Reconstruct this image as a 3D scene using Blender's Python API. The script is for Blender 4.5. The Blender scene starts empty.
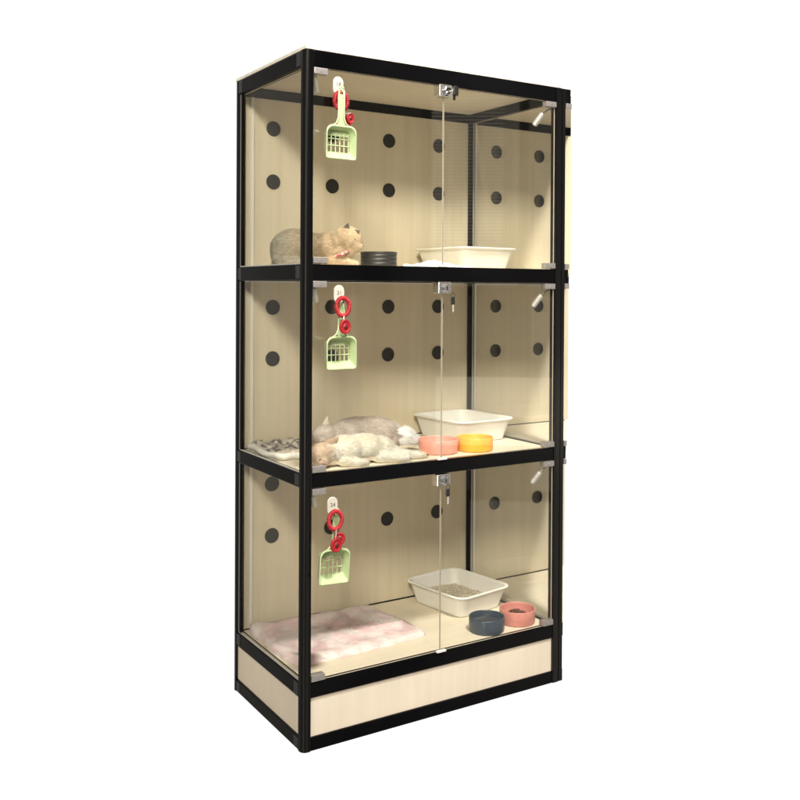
import bpy, bmesh, math, random
import numpy as np
from mathutils import Vector, Matrix, noise
random.seed(7); rng = np.random.default_rng(7)
S = bpy.context.scene
C = S.collection

# ------------------------------------------------------------------ materials
def mat(name, col=(.5, .5, .5), rough=.5, metal=0., spec=.5, **k):
    m = bpy.data.materials.new(name); m.use_nodes = True
    b = m.node_tree.nodes['Principled BSDF']
    b.inputs['Base Color'].default_value = (*col, 1)
    b.inputs['Roughness'].default_value = rough
    b.inputs['Metallic'].default_value = metal
    b.inputs['Specular IOR Level'].default_value = spec
    for a, v in k.items(): b.inputs[a.replace('_', ' ')].default_value = v
    return m
def N(m, t, **k):
    n = m.node_tree.nodes.new(t)
    for a, v in k.items():
        if a in n.inputs: n.inputs[a].default_value = v
        else: setattr(n, a, v)
    return n
def L(m, a, b): m.node_tree.links.new(a, b)
def P(m): return m.node_tree.nodes['Principled BSDF']
def mottle(m, c1, c2, scale=(20, 20, 20), nscale=1., lo=.35, hi=.65, bump=0., detail=6, rough=None):
    tc = N(m, 'ShaderNodeTexCoord'); mp = N(m, 'ShaderNodeMapping'); mp.inputs['Scale'].default_value = scale
    no = N(m, 'ShaderNodeTexNoise'); no.inputs['Scale'].default_value = nscale; no.inputs['Detail'].default_value = detail
    r = N(m, 'ShaderNodeValToRGB'); r.color_ramp.elements[0].position = lo; r.color_ramp.elements[1].position = hi
    r.color_ramp.elements[0].color = (*c1, 1); r.color_ramp.elements[1].color = (*c2, 1)
    L(m, tc.outputs['Object'], mp.inputs['Vector']); L(m, mp.outputs[0], no.inputs['Vector'])
    L(m, no.outputs['Fac'], r.inputs[0]); L(m, r.outputs[0], P(m).inputs['Base Color'])
    if bump:
        b = N(m, 'ShaderNodeBump'); b.inputs['Strength'].default_value = bump; b.inputs['Distance'].default_value = .002
        L(m, no.outputs['Fac'], b.inputs['Height']); L(m, b.outputs[0], P(m).inputs['Normal'])
    if rough:
        mr = N(m, 'ShaderNodeMapRange'); mr.inputs['To Min'].default_value = rough[0]; mr.inputs['To Max'].default_value = rough[1]
        L(m, no.outputs['Fac'], mr.inputs['Value']); L(m, mr.outputs[0], P(m).inputs['Roughness'])
    return m
def wood(name, c1, c2, scale):
    # pale laminate with faint vertical grain plus broad blotches
    m = mat(name, c1, .48, spec=.35)
    mottle(m, c1, c2, scale, 1., .3, .7, rough=(.42, .58))
    r = P(m).inputs['Base Color'].links[0].from_socket
    tc = N(m, 'ShaderNodeTexCoord'); n2 = N(m, 'ShaderNodeTexNoise'); n2.inputs['Scale'].default_value = 5
    mr = N(m, 'ShaderNodeMapRange'); mr.inputs['To Min'].default_value = .9; mr.inputs['To Max'].default_value = 1.07
    L(m, tc.outputs['Object'], n2.inputs['Vector']); L(m, n2.outputs['Fac'], mr.inputs['Value'])
    mx = N(m, 'ShaderNodeVectorMath', operation='SCALE'); L(m, r, mx.inputs[0]); L(m, mr.outputs[0], mx.inputs['Scale'])
    L(m, mx.outputs[0], P(m).inputs['Base Color'])
    return m
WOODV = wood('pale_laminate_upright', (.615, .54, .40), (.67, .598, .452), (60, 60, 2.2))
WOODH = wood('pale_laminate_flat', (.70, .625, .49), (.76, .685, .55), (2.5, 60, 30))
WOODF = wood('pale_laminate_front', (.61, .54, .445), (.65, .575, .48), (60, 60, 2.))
BOARD = mottle(mat('board_edge', (.6, .56, .5), .6), (.56, .52, .46), (.68, .64, .58), (30, 30, 30))
BLACK = mottle(mat('black_anodised', (.002, .002, .0025), .16, spec=.11), (.0015, .0015, .002), (.003, .003, .0038), (4, 4, 4), rough=(.12, .2))
SILVER = mat('brushed_aluminium', (.78, .77, .75), .34, .7)
CLAMP = mat('satin_nickel', (.42, .40, .40), .42, .8)
CHROME = mat('chrome', (.8, .8, .82), .12, 1.)
POSTM = mat('black_anodised_post', (.0022, .0022, .0026), .17, spec=.34)
JOINT = mat('corner_connector', (.022, .022, .024), .4, spec=.3)
RUBBER = mat('black_plastic', (.012, .012, .013), .35)
STOP = mat('clear_plastic_stop', (.62, .62, .6), .3)
RIM = mat('channel_grey', (.16, .155, .15), .45)
def mesh_vent():
    m = mat('vent_mesh', (.03, .028, .026), .6, spec=.3)
    tc = N(m, 'ShaderNodeTexCoord'); mp = N(m, 'ShaderNodeMapping'); mp.inputs['Scale'].default_value = (700, 700, 700)
    ck = N(m, 'ShaderNodeTexChecker'); ck.inputs['Scale'].default_value = 1
    ck.inputs['Color1'].default_value = (.010, .0095, .0095, 1); ck.inputs['Color2'].default_value = (.026, .025, .023, 1)
    L(m, tc.outputs['Object'], mp.inputs[0]); L(m, mp.outputs[0], ck.inputs['Vector']); L(m, ck.outputs[0], P(m).inputs['Base Color'])
    return m
VENT = mesh_vent()
VRIM = mat('vent_rim', (.022, .021, .019), .5)
def glass():
    m = bpy.data.materials.new('clear_glass'); m.use_nodes = True; t = m.node_tree; t.nodes.clear()
    o = t.nodes.new('ShaderNodeOutputMaterial'); mx = t.nodes.new('ShaderNodeMixShader')
    tr = t.nodes.new('ShaderNodeBsdfTransparent'); tr.inputs[0].default_value = (.972, .973, .960, 1)
    gl = t.nodes.new('ShaderNodeBsdfGlossy'); gl.inputs['Roughness'].default_value = .015
    fr = t.nodes.new('ShaderNodeFresnel'); ge = t.nodes.new('ShaderNodeNewGeometry'); mi = t.nodes.new('ShaderNodeMapRange')
    # a thin pane: leaving the glass reflects no more than entering it
    mi.inputs['To Min'].default_value = 1.45; mi.inputs['To Max'].default_value = 1/1.45
    t.links.new(ge.outputs['Backfacing'], mi.inputs['Value']); t.links.new(mi.outputs[0], fr.inputs[0])
    t.links.new(fr.outputs[0], mx.inputs[0]); t.links.new(tr.outputs[0], mx.inputs[1]); t.links.new(gl.outputs[0], mx.inputs[2])
    t.links.new(mx.outputs[0], o.inputs[0]); return m
GLASS = glass()
GEDGE = mat('glass_edge', (.42, .38, .31), .2)

# ------------------------------------------------------------------ mesh helpers
def obj(name, bm, m, parent=None, loc=None, smooth=False):
    me = bpy.data.meshes.new(name)
    if isinstance(bm, bmesh.types.BMesh): bm.to_mesh(me); bm.free()
    else: me = bm; me.name = name
    for x in (m if isinstance(m, (list, tuple)) else [m]): me.materials.append(x)
    if smooth:
        me.polygons.foreach_set('use_smooth', [True]*len(me.polygons))
    o = bpy.data.objects.new(name, me); C.objects.link(o)
    if parent: o.parent = parent
    if loc: o.location = loc
    return o
def empty(name, loc, label, cat, group=None, rz=0):
    o = bpy.data.objects.new(name, None); C.objects.link(o); o.location = loc; o.rotation_euler.z = rz
    o.empty_display_size = .05
    return tag(o, label, cat, group)
def tag(o, label, cat, group=None, kind=None):
    if label: o['label'] = label
    if cat: o['category'] = cat
    if group: o['group'] = group
    if kind: o['kind'] = kind
    return o
def box(bm, a, b, bev=0., seg=2, mi=0):
    r = bmesh.ops.create_cube(bm, size=1.)
    vs = r['verts']
    for v in vs:
        v.co = Vector([(a[i]+b[i])/2 + v.co[i]*(b[i]-a[i]) for i in range(3)])
    fs = list({f for v in vs for f in v.link_faces})
    for f in fs: f.material_index = mi
    if bev:
        es = list({e for v in vs for e in v.link_edges})
        bmesh.ops.bevel(bm, geom=es, offset=bev, segments=seg, affect='EDGES', profile=.5)
    return bm
def B(a, b, bev=0., seg=2): return box(bmesh.new(), a, b, bev, seg)
def tube(bm, pts, r, seg=8, cap=True):
    pts = [Vector(p) for p in pts]; rs = r if isinstance(r, (list, tuple)) else [r]*len(pts)
    rings = []; up = Vector((.13, .2, 1)).normalized(); n = None
    for i, p in enumerate(pts):
        t = (pts[min(i+1, len(pts)-1)]-pts[max(i-1, 0)]).normalized()
        if n is None: n = t.cross(up).normalized()
        n = (n - t*n.dot(t)).normalized(); b = t.cross(n)
        rings.append([bm.verts.new(p+(n*math.cos(2*math.pi*k/seg)+b*math.sin(2*math.pi*k/seg))*rs[i]) for k in range(seg)])
    for i in range(len(rings)-1):
        for k in range(seg):
            bm.faces.new((rings[i][k], rings[i][(k+1) % seg], rings[i+1][(k+1) % seg], rings[i+1][k]))
    if cap:
        bm.faces.new(rings[0][::-1]); bm.faces.new(rings[-1])
    return bm
def cyl(bm, p0, p1, r, seg=24): return tube(bm, [p0, p1], r, seg)
def lathe(bm, prof, seg=64):
    rings = []
    for r, z in prof:
        rings.append([bm.verts.new((r*math.cos(2*math.pi*k/seg), r*math.sin(2*math.pi*k/seg), z)) for k in range(seg)])
    for i in range(len(rings)-1):
        for k in range(seg):
            bm.faces.new((rings[i][k], rings[i][(k+1) % seg], rings[i+1][(k+1) % seg], rings[i+1][k]))
    bm.faces.new(rings[0][::-1]); bm.faces.new(rings[-1])
    bmesh.ops.recalc_face_normals(bm, faces=bm.faces)
    return bm

# ------------------------------------------------------------------ cabinet
W, D, p = .80, .4444, .0223
TOP = 1.6794
LV = {'top': (1.6399, 1.6794), 'mid': (1.1299, 1.1683), 'low': (.6316, .6665), 'floor': (.1276, .1646), 'base': (0., .0325)}
FZ = [.1625, .6645, 1.1663]            # top faces of the three shelves
TIER = [(.1646, .6316), (.6665, 1.1299), (1.1683, 1.6399)]
cab = empty('display_cabinet', (0, 0, 0), 'tall three-tier glass pet cabinet with black metal frame and pale wood panels', 'cabinet')

def post(cx, cy, sx, sy, R=.0150):
    # quarter-round outer corner with a groove on either face; sx, sy point outwards
    pr = []
    pr += [(0, 0), (p, 0), (p, .0035), (p-.0012, .0042), (p, .005)]
    pr += [(p, p-R)]
    for k in range(1, 8):
        a = math.pi/2*k/8; pr.append((p-R+R*math.cos(a), p-R+R*math.sin(a)))
    pr += [(p-R, p), (.005, p), (.0042, p-.0012), (.0035, p), (0, p)]
    bm = bmesh.new()
    lo = [bm.verts.new((cx+sx*(u-p), cy+sy*(v-p), 0)) for u, v in pr]
    hi = [bm.verts.new((cx+sx*(u-p), cy+sy*(v-p), TOP)) for u, v in pr]
    n = len(pr)
    for k in range(n): bm.faces.new((lo[k], lo[(k+1) % n], hi[(k+1) % n], hi[k]))
    bm.faces.new(lo[::-1]); bm.faces.new(hi)
    bmesh.ops.recalc_face_normals(bm, faces=bm.faces)
    return bm
for cx, sx in ((0, -1), (W, 1)):
    for cy, sy in ((0, -1), (D, 1)):
        obj('corner_post', post(cx, cy, sx, sy, .0035 if (sx, sy) == (1, -1) else .0150), POSTM, cab)
g = .0006
for k, (a, b) in LV.items():
    obj('front_rail', B((p+g, .0012, a), (W-p-g, .021, b), .0018), BLACK, cab)
    obj('back_rail', B((p+g, D-.021, a), (W-p-g, D-.0012, b), .0018), BLACK, cab)
    obj('side_rail', B((.0012, p+g, a), (.021, D-p-g, b), .0018), BLACK, cab)
    obj('side_rail', B((W-.021, p+g, a), (W-.0012, D-p-g, b), .0018), BLACK, cab)
    for y0 in (p+.0035, D-p-.0265):
        obj('corner_connector', B((.0004, y0, a+.004), (.0011, y0+.0230, b-.003)), JOINT, cab)
# panels
for i, (z0, z1) in enumerate(TIER):
    bp = obj('back_panel', B((.0215, .4265, z0+.0005), (W-.0215, .4325, z1-.0005)), WOODV, cab)
    bm = bmesh.new()
    sh = obj('shelf', B((.0215, .0215, FZ[i]-.016), (W-.0215, .4215, FZ[i]), .0008), WOODH, cab)
    # glass
    for x in (.008, W-.013):
        obj('channel_cover', B((x-.0025, p+.0004, z0+.0028), (x+.0075, p+.0065, z1-.0008), .0005), BLACK, cab)
        bm = B((x, p+.0068, z0+.001), (x+.005, D-p-.010, z1-.001))
        bm.faces.ensure_lookup_table()
        for f in bm.faces: f.material_index = 0 if abs(f.normal.x) > .5 else 1
        obj('side_glass', bm, [GLASS, GEDGE], cab)
    # aluminium glazing channels beside the back posts and along the lower side rails
    for x in (.0035, W-.0035-.003):
        sx = 0 if x < .4 else .0012
        obj('glazing_channel', B((x, D-p-.0145, z0+.001), (x+.003, D-p-.0095, z1-.001)), SILVER, cab)
        obj('channel_cover', B((x-.0025+sx, D-p-.0093, z0+.0008), (x+.0041+sx, D-p-.0004, z1-.0008), .0005), BLACK, cab)
        if x < .4: obj('channel_cover', B((x-.0005, D-p-.0245, z0+.003), (x+.0041, D-p-.0149, z1-.0008), .0005), BLACK, cab)
        obj('glazing_channel', B((x+.0005, p+.001, z0+.0002), (x+.0035, D-p-.0147, z0+.0025)), SILVER, cab)
    # reflected line in the left pane, put in as a pale solid strip
    obj('reflection_strip', B((.0385, .4215, z0+.001), (.0475, .4262, z1-.001)), mat('reflection_pale', (.80, .77, .68), .35), cab)
obj('ceiling_panel', B((.0215, .0215, 1.6665), (W-.0215, .4215, 1.6775)), WOODH, cab)
obj('top_board', B((.002, .0005, TOP+.0004), (W-.002, D-.002, TOP+.0088), .0010), BOARD, cab)
obj('base_panel', B((p+.0008, .0065, .0328), (W-p-.0008, .0125, .1273)), WOODF, cab)
obj('base_panel', B((p+.0008, D-.0125, .0328), (W-p-.0008, D-.0065, .1273)), WOODF, cab)
for x in (.0065, W-.0125):
    obj('base_panel', B((x, p+.0008, .0328), (x+.006, D-p-.0008, .1273)), WOODF, cab)

def vent_bm(r=.0212):
    bm = bmesh.new(); n = 48
    for r0, r1, y0, mi in ((0, r-.0022, -.0006, 0), (r-.0022, r, -.0016, 1)):
        if r0 == 0:
            c = bm.verts.new((0, y0, 0)); ring = [bm.verts.new((r1*math.cos(2*math.pi*k/n), y0, r1*math.sin(2*math.pi*k/n))) for k in range(n)]
            for k in range(n): bm.faces.new((c, ring[k], ring[(k+1) % n])).material_index = mi
        else:
            q = [[bm.verts.new((rr*math.cos(2*math.pi*k/n), yy, rr*math.sin(2*math.pi*k/n))) for k in range(n)] for rr, yy in ((r0, -.0004), (r0, y0), (r1, y0), (r1, 0.))]
            for j in range(3):
                for k in range(n): bm.faces.new((q[j][k], q[j][(k+1) % n], q[j+1][(k+1) % n], q[j+1][k])).material_index = mi
    bmesh.ops.recalc_face_normals(bm, faces=bm.faces)
    return bm
vm = obj('vent_hole', vent_bm(), [VENT, VRIM]).data
bpy.data.objects.remove(bpy.data.objects['vent_hole'])
def vent(x, z, parent, y):
    o = bpy.data.objects.new('vent_hole', vm); C.objects.link(o); o.parent = parent; o.location = (x, y, z)
# the measured spots lie on y = .4444; slide them along the sight lines to the panel face
CAM = Vector((-.98068, -2.04865, 1.10600))
def slide(x, z, y, y0=.4444):
    t = (y-CAM.y)/(y0-CAM.y); return CAM.x+(x-CAM.x)*t, CAM.z+(z-CAM.z)*t
panels = [o for o in C.objects if o.name.startswith('back_panel')]
VZ = [(.556, .409), (1.0568, .911), (1.5615, 1.4115)]
for i in range(3):
    for z in VZ[i]:
        for x in (.115, .302, .495, .677):
            a, b = slide(x, z, .4265); vent(a, b, panels[i], .4262)

# doors --------------------------------------------------------------
def door(x0, x1, z0, z1, side):
    bm = B((x0, .0045, z0), (x1, .0085, z1), .0003, 1)
    for f in bm.faces: f.material_index = 0 if abs(f.normal.y) > .9 else 1
    d = obj('glass_door', bm, [GLASS, GEDGE], cab)
    xc = x0 if side < 0 else x1
    for zz, up in ((z0, 1), (z1, -1)):
        a, b = sorted((xc, xc-side*.036)); c, e = sorted((zz+.001*up, zz+.016*up))
        bm = B((a, -.003, c), (b, .0165, e), .0012)
        cyl(bm, ((a+b)/2, -.0042, (c+e)/2), ((a+b)/2, -.0028, (c+e)/2), .003, 12)
        obj('pivot_clamp', bm, CLAMP, d)
    # little silver cylinder hanging on a bent bracket under the upper clamp
    hx = xc-side*.030 if side > 0 else xc+.006
    s = Vector((hx, .028, z1-.028)); dr = Vector((-side*.40, .42, -.80)).normalized()
    if side > 0: s = Vector((.7445, .020, z1-.033))
    else: s = Vector((.034, .022, z1-.018))
    bm = bmesh.new(); e = s+dr*.040
    tube(bm, [s, s+dr*.003, s+dr*.0032, s+dr*.037, s+dr*.0372, e], [.0062, .0066, .0078, .0078, .0070, .0066], 20)
    obj('cylinder_fitting', bm, SILVER, d, smooth=False)
    bm = bmesh.new(); tube(bm, [s-dr*.0005, s-dr*.006+Vector((side*.004, 0, 0)), Vector((xc-side*.014, .018, z1-.020)), Vector((xc-side*.004, .0165, z1-.018))], .0022, 8)
    obj('bracket', bm, CLAMP, d)
    return d
doors = []
for i, (z0, z1) in enumerate(TIER):
    dl = door(p+.0012, .3990-.001*(2-i), z0+.0012, z1-.0012, -1)
    dr_ = door(.4005-.001*(2-i), W-p-.0012, z0+.0012, z1-.0012, 1)
    doors.append((dl, dr_))
    bm = B((.383, .0012-.006, z0+.0002), (.411, .0035, z0+.0055), .001)
    obj('door_stop', bm, STOP, cab)
    zl = z1-.0165+(.001 if i else 0)
    lk = obj('door_lock', B((.377, -.0105, zl-.0155), (.417, .0185, zl+.0155), .0022, 3), CHROME, cab)
    bm = bmesh.new()
    tube(bm, [(.399, -.010, zl-.001), (.399, -.0165, zl-.001), (.399, -.0175, zl-.001)], [.0108, .0108, .0092], 32)
    obj('lock_barrel', bm, CHROME, lk)
    bm = bmesh.new()
    box(bm, (.3975, -.0180, zl-.006), (.4005, -.0174, zl+.004))
    obj('keyhole', bm, RUBBER, lk)
    # key: black oval head, steel shaft
    bm = bmesh.new()
    if i == 2:     # key left in the lock
        kx, kz = .411, zl-.003
        box(bm, (kx-.0075, -.036, kz-.013), (kx+.0075, -.0315, kz+.013), .0035, 3)
        box(bm, (kx-.006, -.0305, kz-.024), (kx+.002, -.028, kz-.006), .001)
        box(bm, (kx-.010, -.0315, kz-.002), (kx-.004, -.0176, kz+.002), 0, 2, 1)
    else:
        kx, kz = (.419, zl-.033) if i == 1 else (.4065, zl-.032)
        box(bm, (kx-.006, -.016, kz-.011), (kx+.006, -.012, kz+.009), .0025, 3)
        box(bm, (kx-.0012, -.0147, kz-.030), (kx+.0026, -.0133, kz-.011), 0, 2, 1)
        n = [(kx+.007*math.cos(t)*.8+.001, -.014, kz+.013+.007*math.sin(t)) for t in np.linspace(0, 6.2, 20)]
        tube(bm, n, .0007, 6)
    obj('key', bm, [RUBBER, SILVER], lk)

# ------------------------------------------------------------------ the neighbouring cabinet whose cut-off bay shows through the right pane
nb = empty('adjoining_cabinet', (.81, .2, 0), 'cut-off slice of a matching cabinet adjoining the tall one on its right', 'cabinet')
def nobj(name, bm, m):
    bmesh.ops.translate(bm, vec=(-.81, -.2, 0), verts=bm.verts); return obj(name, bm, m, nb)
def wedge(z0, z1, xs=.8035, y0=.0215, y1=.4215, c0=.832, c1=.886):
    cut = lambda y: c0+c1*y
    bm = bmesh.new(); q = [(xs, y0), (cut(y0), y0), (cut(y1), y1), (xs, y1)]
    lo = [bm.verts.new((x, y, z0)) for x, y in q]; hi = [bm.verts.new((x, y, z1)) for x, y in q]
    for k in range(4): bm.faces.new((lo[k], lo[(k+1) % 4], hi[(k+1) % 4], hi[k]))
    bm.faces.new(lo[::-1]); bm.faces.new(hi); bmesh.ops.recalc_face_normals(bm, faces=bm.faces); return bm
XB = 1.190
CUT = (.8190, .8245, .8295)
for i, (z0, z1) in enumerate(TIER):
    pn = nobj('back_panel', B((.8035, .4265, z0+.0005), ((1.192, 1.204, 1.213)[i], .4325, z1-.0005)), WOODV)
    nobj('shelf', wedge(FZ[i]-.016, FZ[i], c0=(.8145, .822, .827)[i], c1=.876), WOODH)
    for z in VZ[i]:
        for x in (.9045, 1.085):
            a, b = slide(x, z, .4265); o = bpy.data.objects.new('vent_hole', vm); C.objects.link(o); o.parent = pn; o.location = (a-.81, .4262-.2, b)
    for zz, up in ((z0, 1), (z1, -1)):
        c, e = sorted((zz+.001*up, zz+.016*up))
        if i or up < 0: nobj('pivot_clamp', B((.8134, -.003, c), (CUT[i]+(.003 if up < 0 else -.002), .0165, e), .0012), CLAMP)
    nobj('glazing_channel', B((.8038, .4175, z0+.001), (.8068, .4235, z1-.001)), SILVER)
nobj('ceiling_panel', wedge(1.6665, 1.6775), WOODH)
for k, (a, b) in LV.items():
    nobj('back_rail', B((.8035, D-.021, a), ({'top': 1.208, 'mid': 1.203, 'low': 1.1895, 'floor': 1.177, 'base': 1.187}[k], D-.0012, b), .0018), BLACK)
    nobj('front_rail', B((.8132, .0012, a), ({'top': .832, 'mid': .827, 'low': .822, 'floor': .8152, 'base': .8145}[k], .021, b), .0006), BLACK)
nobj('corner_post', B((.8002, .0002, 0), (.8128, .0221, TOP), .0012, 2), POSTM)
nobj('corner_post', B((.8035, D-.0222, 0), (.8095, D-.001, TOP-.001), .001), BLACK)

# ------------------------------------------------------------------ hooks, key rings, scoops
PLATE = mat('hook_plastic', (.47, .445, .395), .45)
INK = mat('ink', (.05, .045, .045), .6)
def text_mesh(s, size):
    cu = bpy.data.curves.new('t', 'FONT'); cu.body = s; cu.size = size; cu.align_x = 'CENTER'; cu.align_y = 'CENTER'; cu.extrude = .0002
    o = bpy.data.objects.new('t', cu); C.objects.link(o)
    me = bpy.data.meshes.new_from_object(o.evaluated_get(bpy.context.evaluated_depsgraph_get()))
    bpy.data.objects.remove(o); return me
def hook(x, z, s, label):
    x, z = slide(x, z, .002, -.01)
    h = empty('adhesive_hook', (x, .0042, z), label, 'wall hook', 'numbered hooks stuck on the glass doors')
    bm = bmesh.new(); n = 12; o = []
    w, hh = .0137, .0225
    for k in range(n+1):
        a = math.pi*k/n; o.append((w*math.cos(a), hh-w+w*math.sin(a)))
    for k in range(n+1):
        a = math.pi+math.pi*k/n; o.append((w*math.cos(a), -hh+w+w*math.sin(a)))
    lo = [bm.verts.new((a, 0, b)) for a, b in o]; md = [bm.verts.new((a, -.0025, b)) for a, b in o]; hi = [bm.verts.new((a*.94, -.0034, b*.96)) for a, b in o]
    for q0, q1 in ((lo, md), (md, hi)):
        for k in range(len(o)): bm.faces.new((q0[k], q0[(k+1) % len(o)], q1[(k+1) % len(o)], q1[k]))
    bm.faces.new(hi); bm.faces.new(lo[::-1]); bmesh.ops.recalc_face_normals(bm, faces=bm.faces)
    obj('plate', bm, PLATE, h)
    bm = bmesh.new(); tube(bm, [(.003, -.003, -.009), (.003, -.007, -.015), (.003, -.013, -.018), (.003, -.019, -.017), (.003, -.0215, -.011)], [.003, .0028, .0026, .0024, .002], 10)
    obj('hook_prong', bm, PLATE, h, smooth=True)
    t = obj('number', text_mesh(s, .0135), INK, h, (0, -.0036, .0030)); t.rotation_euler.x = math.pi/2
    return h
hook(.0835, 1.5985, '18', 'oval white hook marked 18 on the top left glass door')
hook(.0885, 1.0965, '21', 'oval white hook marked 21 on the middle left glass door')
hook(.0735, .5855, '24', 'oval white hook marked 24 on the bottom left glass door')

RED = mottle(mat('red_coil', (.5, .02, .03), .35, spec=.5), (.30, .008, .014), (.46, .022, .032), (200, 200, 200))
REDT = mat('red_tag', (.30, .008, .014), .4)
REDD = mat('red_tag_mark', (.10, .004, .008), .5)
def keyring(x, z, tags, y, label, rx=.0175, rz=.0215):
    x, z = slide(x, z, y, -.01)
    k = empty('coil_keyring', (x, y, z), label, 'keyring', 'red coil keyrings hanging on the hooks')
    bm = bmesh.new(); T = 30; n = T*10; pts = []
    for i in range(n+1):
        a = 2*math.pi*i/n; b = a*T; m_ = .0042
        pts.append(((rx+m_*math.cos(b))*math.cos(a), m_*math.sin(b), (rz+m_*math.cos(b))*math.sin(a)))
    tube(bm, pts, .0017, 6, False)
    n2 = 40; tube(bm, [(rx*math.cos(2*math.pi*i/n2), 0, rz*math.sin(2*math.pi*i/n2)) for i in range(n2+1)], .0036, 8, False)
    obj('coil', bm, RED, k, smooth=True)
    lx, lz = tags[0][0], tags[0][1]
    bm = bmesh.new(); tube(bm, [(.001, -.004, -rz+.002), (lx*.4, -.006, (-rz+lz)/2), (lx, -.004, lz+.012)], .0013, 6)
    obj('link', bm, SILVER, k)
    for (dx, dz, r, dy, tl) in tags:
        bm = bmesh.new(); s = 32
        rings = []
        for rr, yy in ((.0, -.0042), (r*.30, -.0042), (r*.32, -.0030), (r*.72, -.0030), (r*.76, -.0042), (r*.95, -.0040), (r, -.003), (r, .002), (r*.9, .0035), (0, .0035)):
            rr = max(rr, 1e-5); rings.append([bm.verts.new((rr*math.cos(2*math.pi*q/s), yy, rr*1.12*math.sin(2*math.pi*q/s))) for q in range(s)])
        for i in range(len(rings)-1):
            for q in range(s):
                f = bm.faces.new((rings[i][q], rings[i][(q+1) % s], rings[i+1][(q+1) % s], rings[i+1][q])); f.material_index = 1 if i < 2 else 0
        bmesh.ops.recalc_face_normals(bm, faces=bm.faces)
        o = obj('tag', bm, [REDT, REDD], k, (dx, dy, dz), smooth=True); o.rotation_euler = (0, 0, tl)
    return k
keyring(.0915, 1.563, [(.024, -.040, .0125, .0, .3), (.018, -.047, .0115, .003, -.2)], -.0075, 'red coil keyring half hidden behind the topmost green scoop')
keyring(.0990, 1.066, [(-.001, -.047, .0155, -.012, .15)], -.0440, 'red coil keyring with one round tag on the hook marked 21')
keyring(.0810, .5505, [(-.004, -.056, .0150, -.012, .1), (.009, -.043, .0135, -.006, -.5)], -.0440, 'red coil keyring with two round tags on the hook marked 24')

GREEN = mottle(mat('pale_green_plastic', (.55, .66, .36), .38, Subsurface_Weight=.15, Subsurface_Radius=(.01, .01, .006)), (.38, .47, .25), (.42, .50, .29), (40, 40, 40))
def scoop(x, z, tilt, label, y=-.013, sz=1.):
    x, z = slide(x, z, y-.020, -.01)
    s = empty('litter_scoop', (x, y, z), label, 'litter scoop', 'green litter scoops on the doors')
    s.rotation_euler = (0, tilt, 0); s.scale.z = sz
    H = .040
    def outline(sc, dz, rr=.018, drop=0):
        o = []; w = H*sc; zt = -.0885-dz; zb = -.171+dz*.4+drop
        for k in range(9):
            a = math.pi/2*k/8; o.append((w-rr+rr*math.sin(a)*1.0, zt-rr+rr*math.cos(a)))
        for k in range(5):
            a = math.pi/2*k/4; o.append((w-.006+.006*math.cos(a), zb+.006-.006*math.sin(a)))
        for k in range(5):
            a = math.pi/2*k/4; o.append((-w+.006-.006*math.sin(a), zb+.006-.006*math.cos(a)))
        for k in range(9):
            a = math.pi/2*k/8; o.append((-w+rr-rr*math.cos(a), zt-rr+rr*math.sin(a)))
        return o
    rings = [(outline(1.0, 0), -.022), (outline(1.015, -.001), -.0235), (outline(.955, .003), -.0245), (outline(.94, .004), -.022), (outline(.80, .010, .014, .014), -.002), (outline(.83, .008, .014, .012), .0005), (outline(1.0, 0), -.020)]
    bm = bmesh.new(); R_ = [[bm.verts.new((a, yy, b)) for a, b in o] for o, yy in rings]; n = len(R_[0])
    for i in range(len(R_)-1):
        for k in range(n): bm.faces.new((R_[i][k], R_[i][(k+1) % n], R_[i+1][(k+1) % n], R_[i+1][k]))
    # solid shoulders and floor lip around the slots
    wi = H*.80
    box(bm, (-wi+.001, -.0032, -.112), (wi-.001, -.0008, -.0995), 0)
    box(bm, (-wi+.001, -.0032, -.157), (wi-.001, -.0008, -.151), 0)
    bmesh.ops.recalc_face_normals(bm, faces=bm.faces)
    obj('pan', bm, GREEN, s)
    bm = bmesh.new()
    nb_ = 6
    for k in range(nb_):
        xx = -wi+.003+(2*wi-.006)*k/(nb_-1)
        tube(bm, [(xx, -.003, -.100), (xx, -.003, -.152), (xx+.0005, -.010, -.1615)], .0014, 6)
    for zz in (-.119, -.1355):
        tube(bm, [(-wi, -.0045, zz), (wi, -.0045, zz)], .0014, 6)
    obj('grid', bm, GREEN, s)
    # handle: flat channel section with raised rims, hole near its top
    bm = bmesh.new()
    prof = [(-.006, .0), (-.0078, -.025), (-.0070, -.05), (-.0075, -.070), (-.012, -.082), (-.022, -.090)]
    L_ = [(a, b) for a, b in prof]; Rr = [(-a, b) for a, b in prof]
    for q in (L_, Rr):
        tube(bm, [(a, -.0205, b) for a, b in q], .0023, 8)
    tube(bm, [(-.006, -.0205, 0), (-.0045, -.0205, .0052), (0, -.0205, .0075), (.0045, -.0205, .0052), (.006, -.0205, 0)], .0023, 8)
    vL = [bm.verts.new((a, -.0190, b)) for a, b in L_[1:]]; vR = [bm.verts.new((a, -.0190, b)) for a, b in Rr[1:]]
    vl2 = [bm.verts.new((a, -.0170, b)) for a, b in L_[1:]]; vr2 = [bm.verts.new((a, -.0170, b)) for a, b in Rr[1:]]
    # web starts below the hanging hole
    for v in (vL[0], vR[0], vl2[0], vr2[0]): v.co.z = -.011
    for i in range(len(vL)-1):
        bm.faces.new((vL[i], vR[i], vR[i+1], vL[i+1])); bm.faces.new((vl2[i], vl2[i+1], vr2[i+1], vr2[i]))
    bmesh.ops.recalc_face_normals(bm, faces=bm.faces)
    obj('handle', bm, GREEN, s, smooth=True)
    return s
scoop(.0925, 1.5905, .01, 'pale green litter scoop in front of its red ring, on the top door', -.013, .975)
scoop(.0940, 1.0800, -.005, 'pale green litter scoop below a single red tag, on the middle door', -.013, .955)
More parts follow.
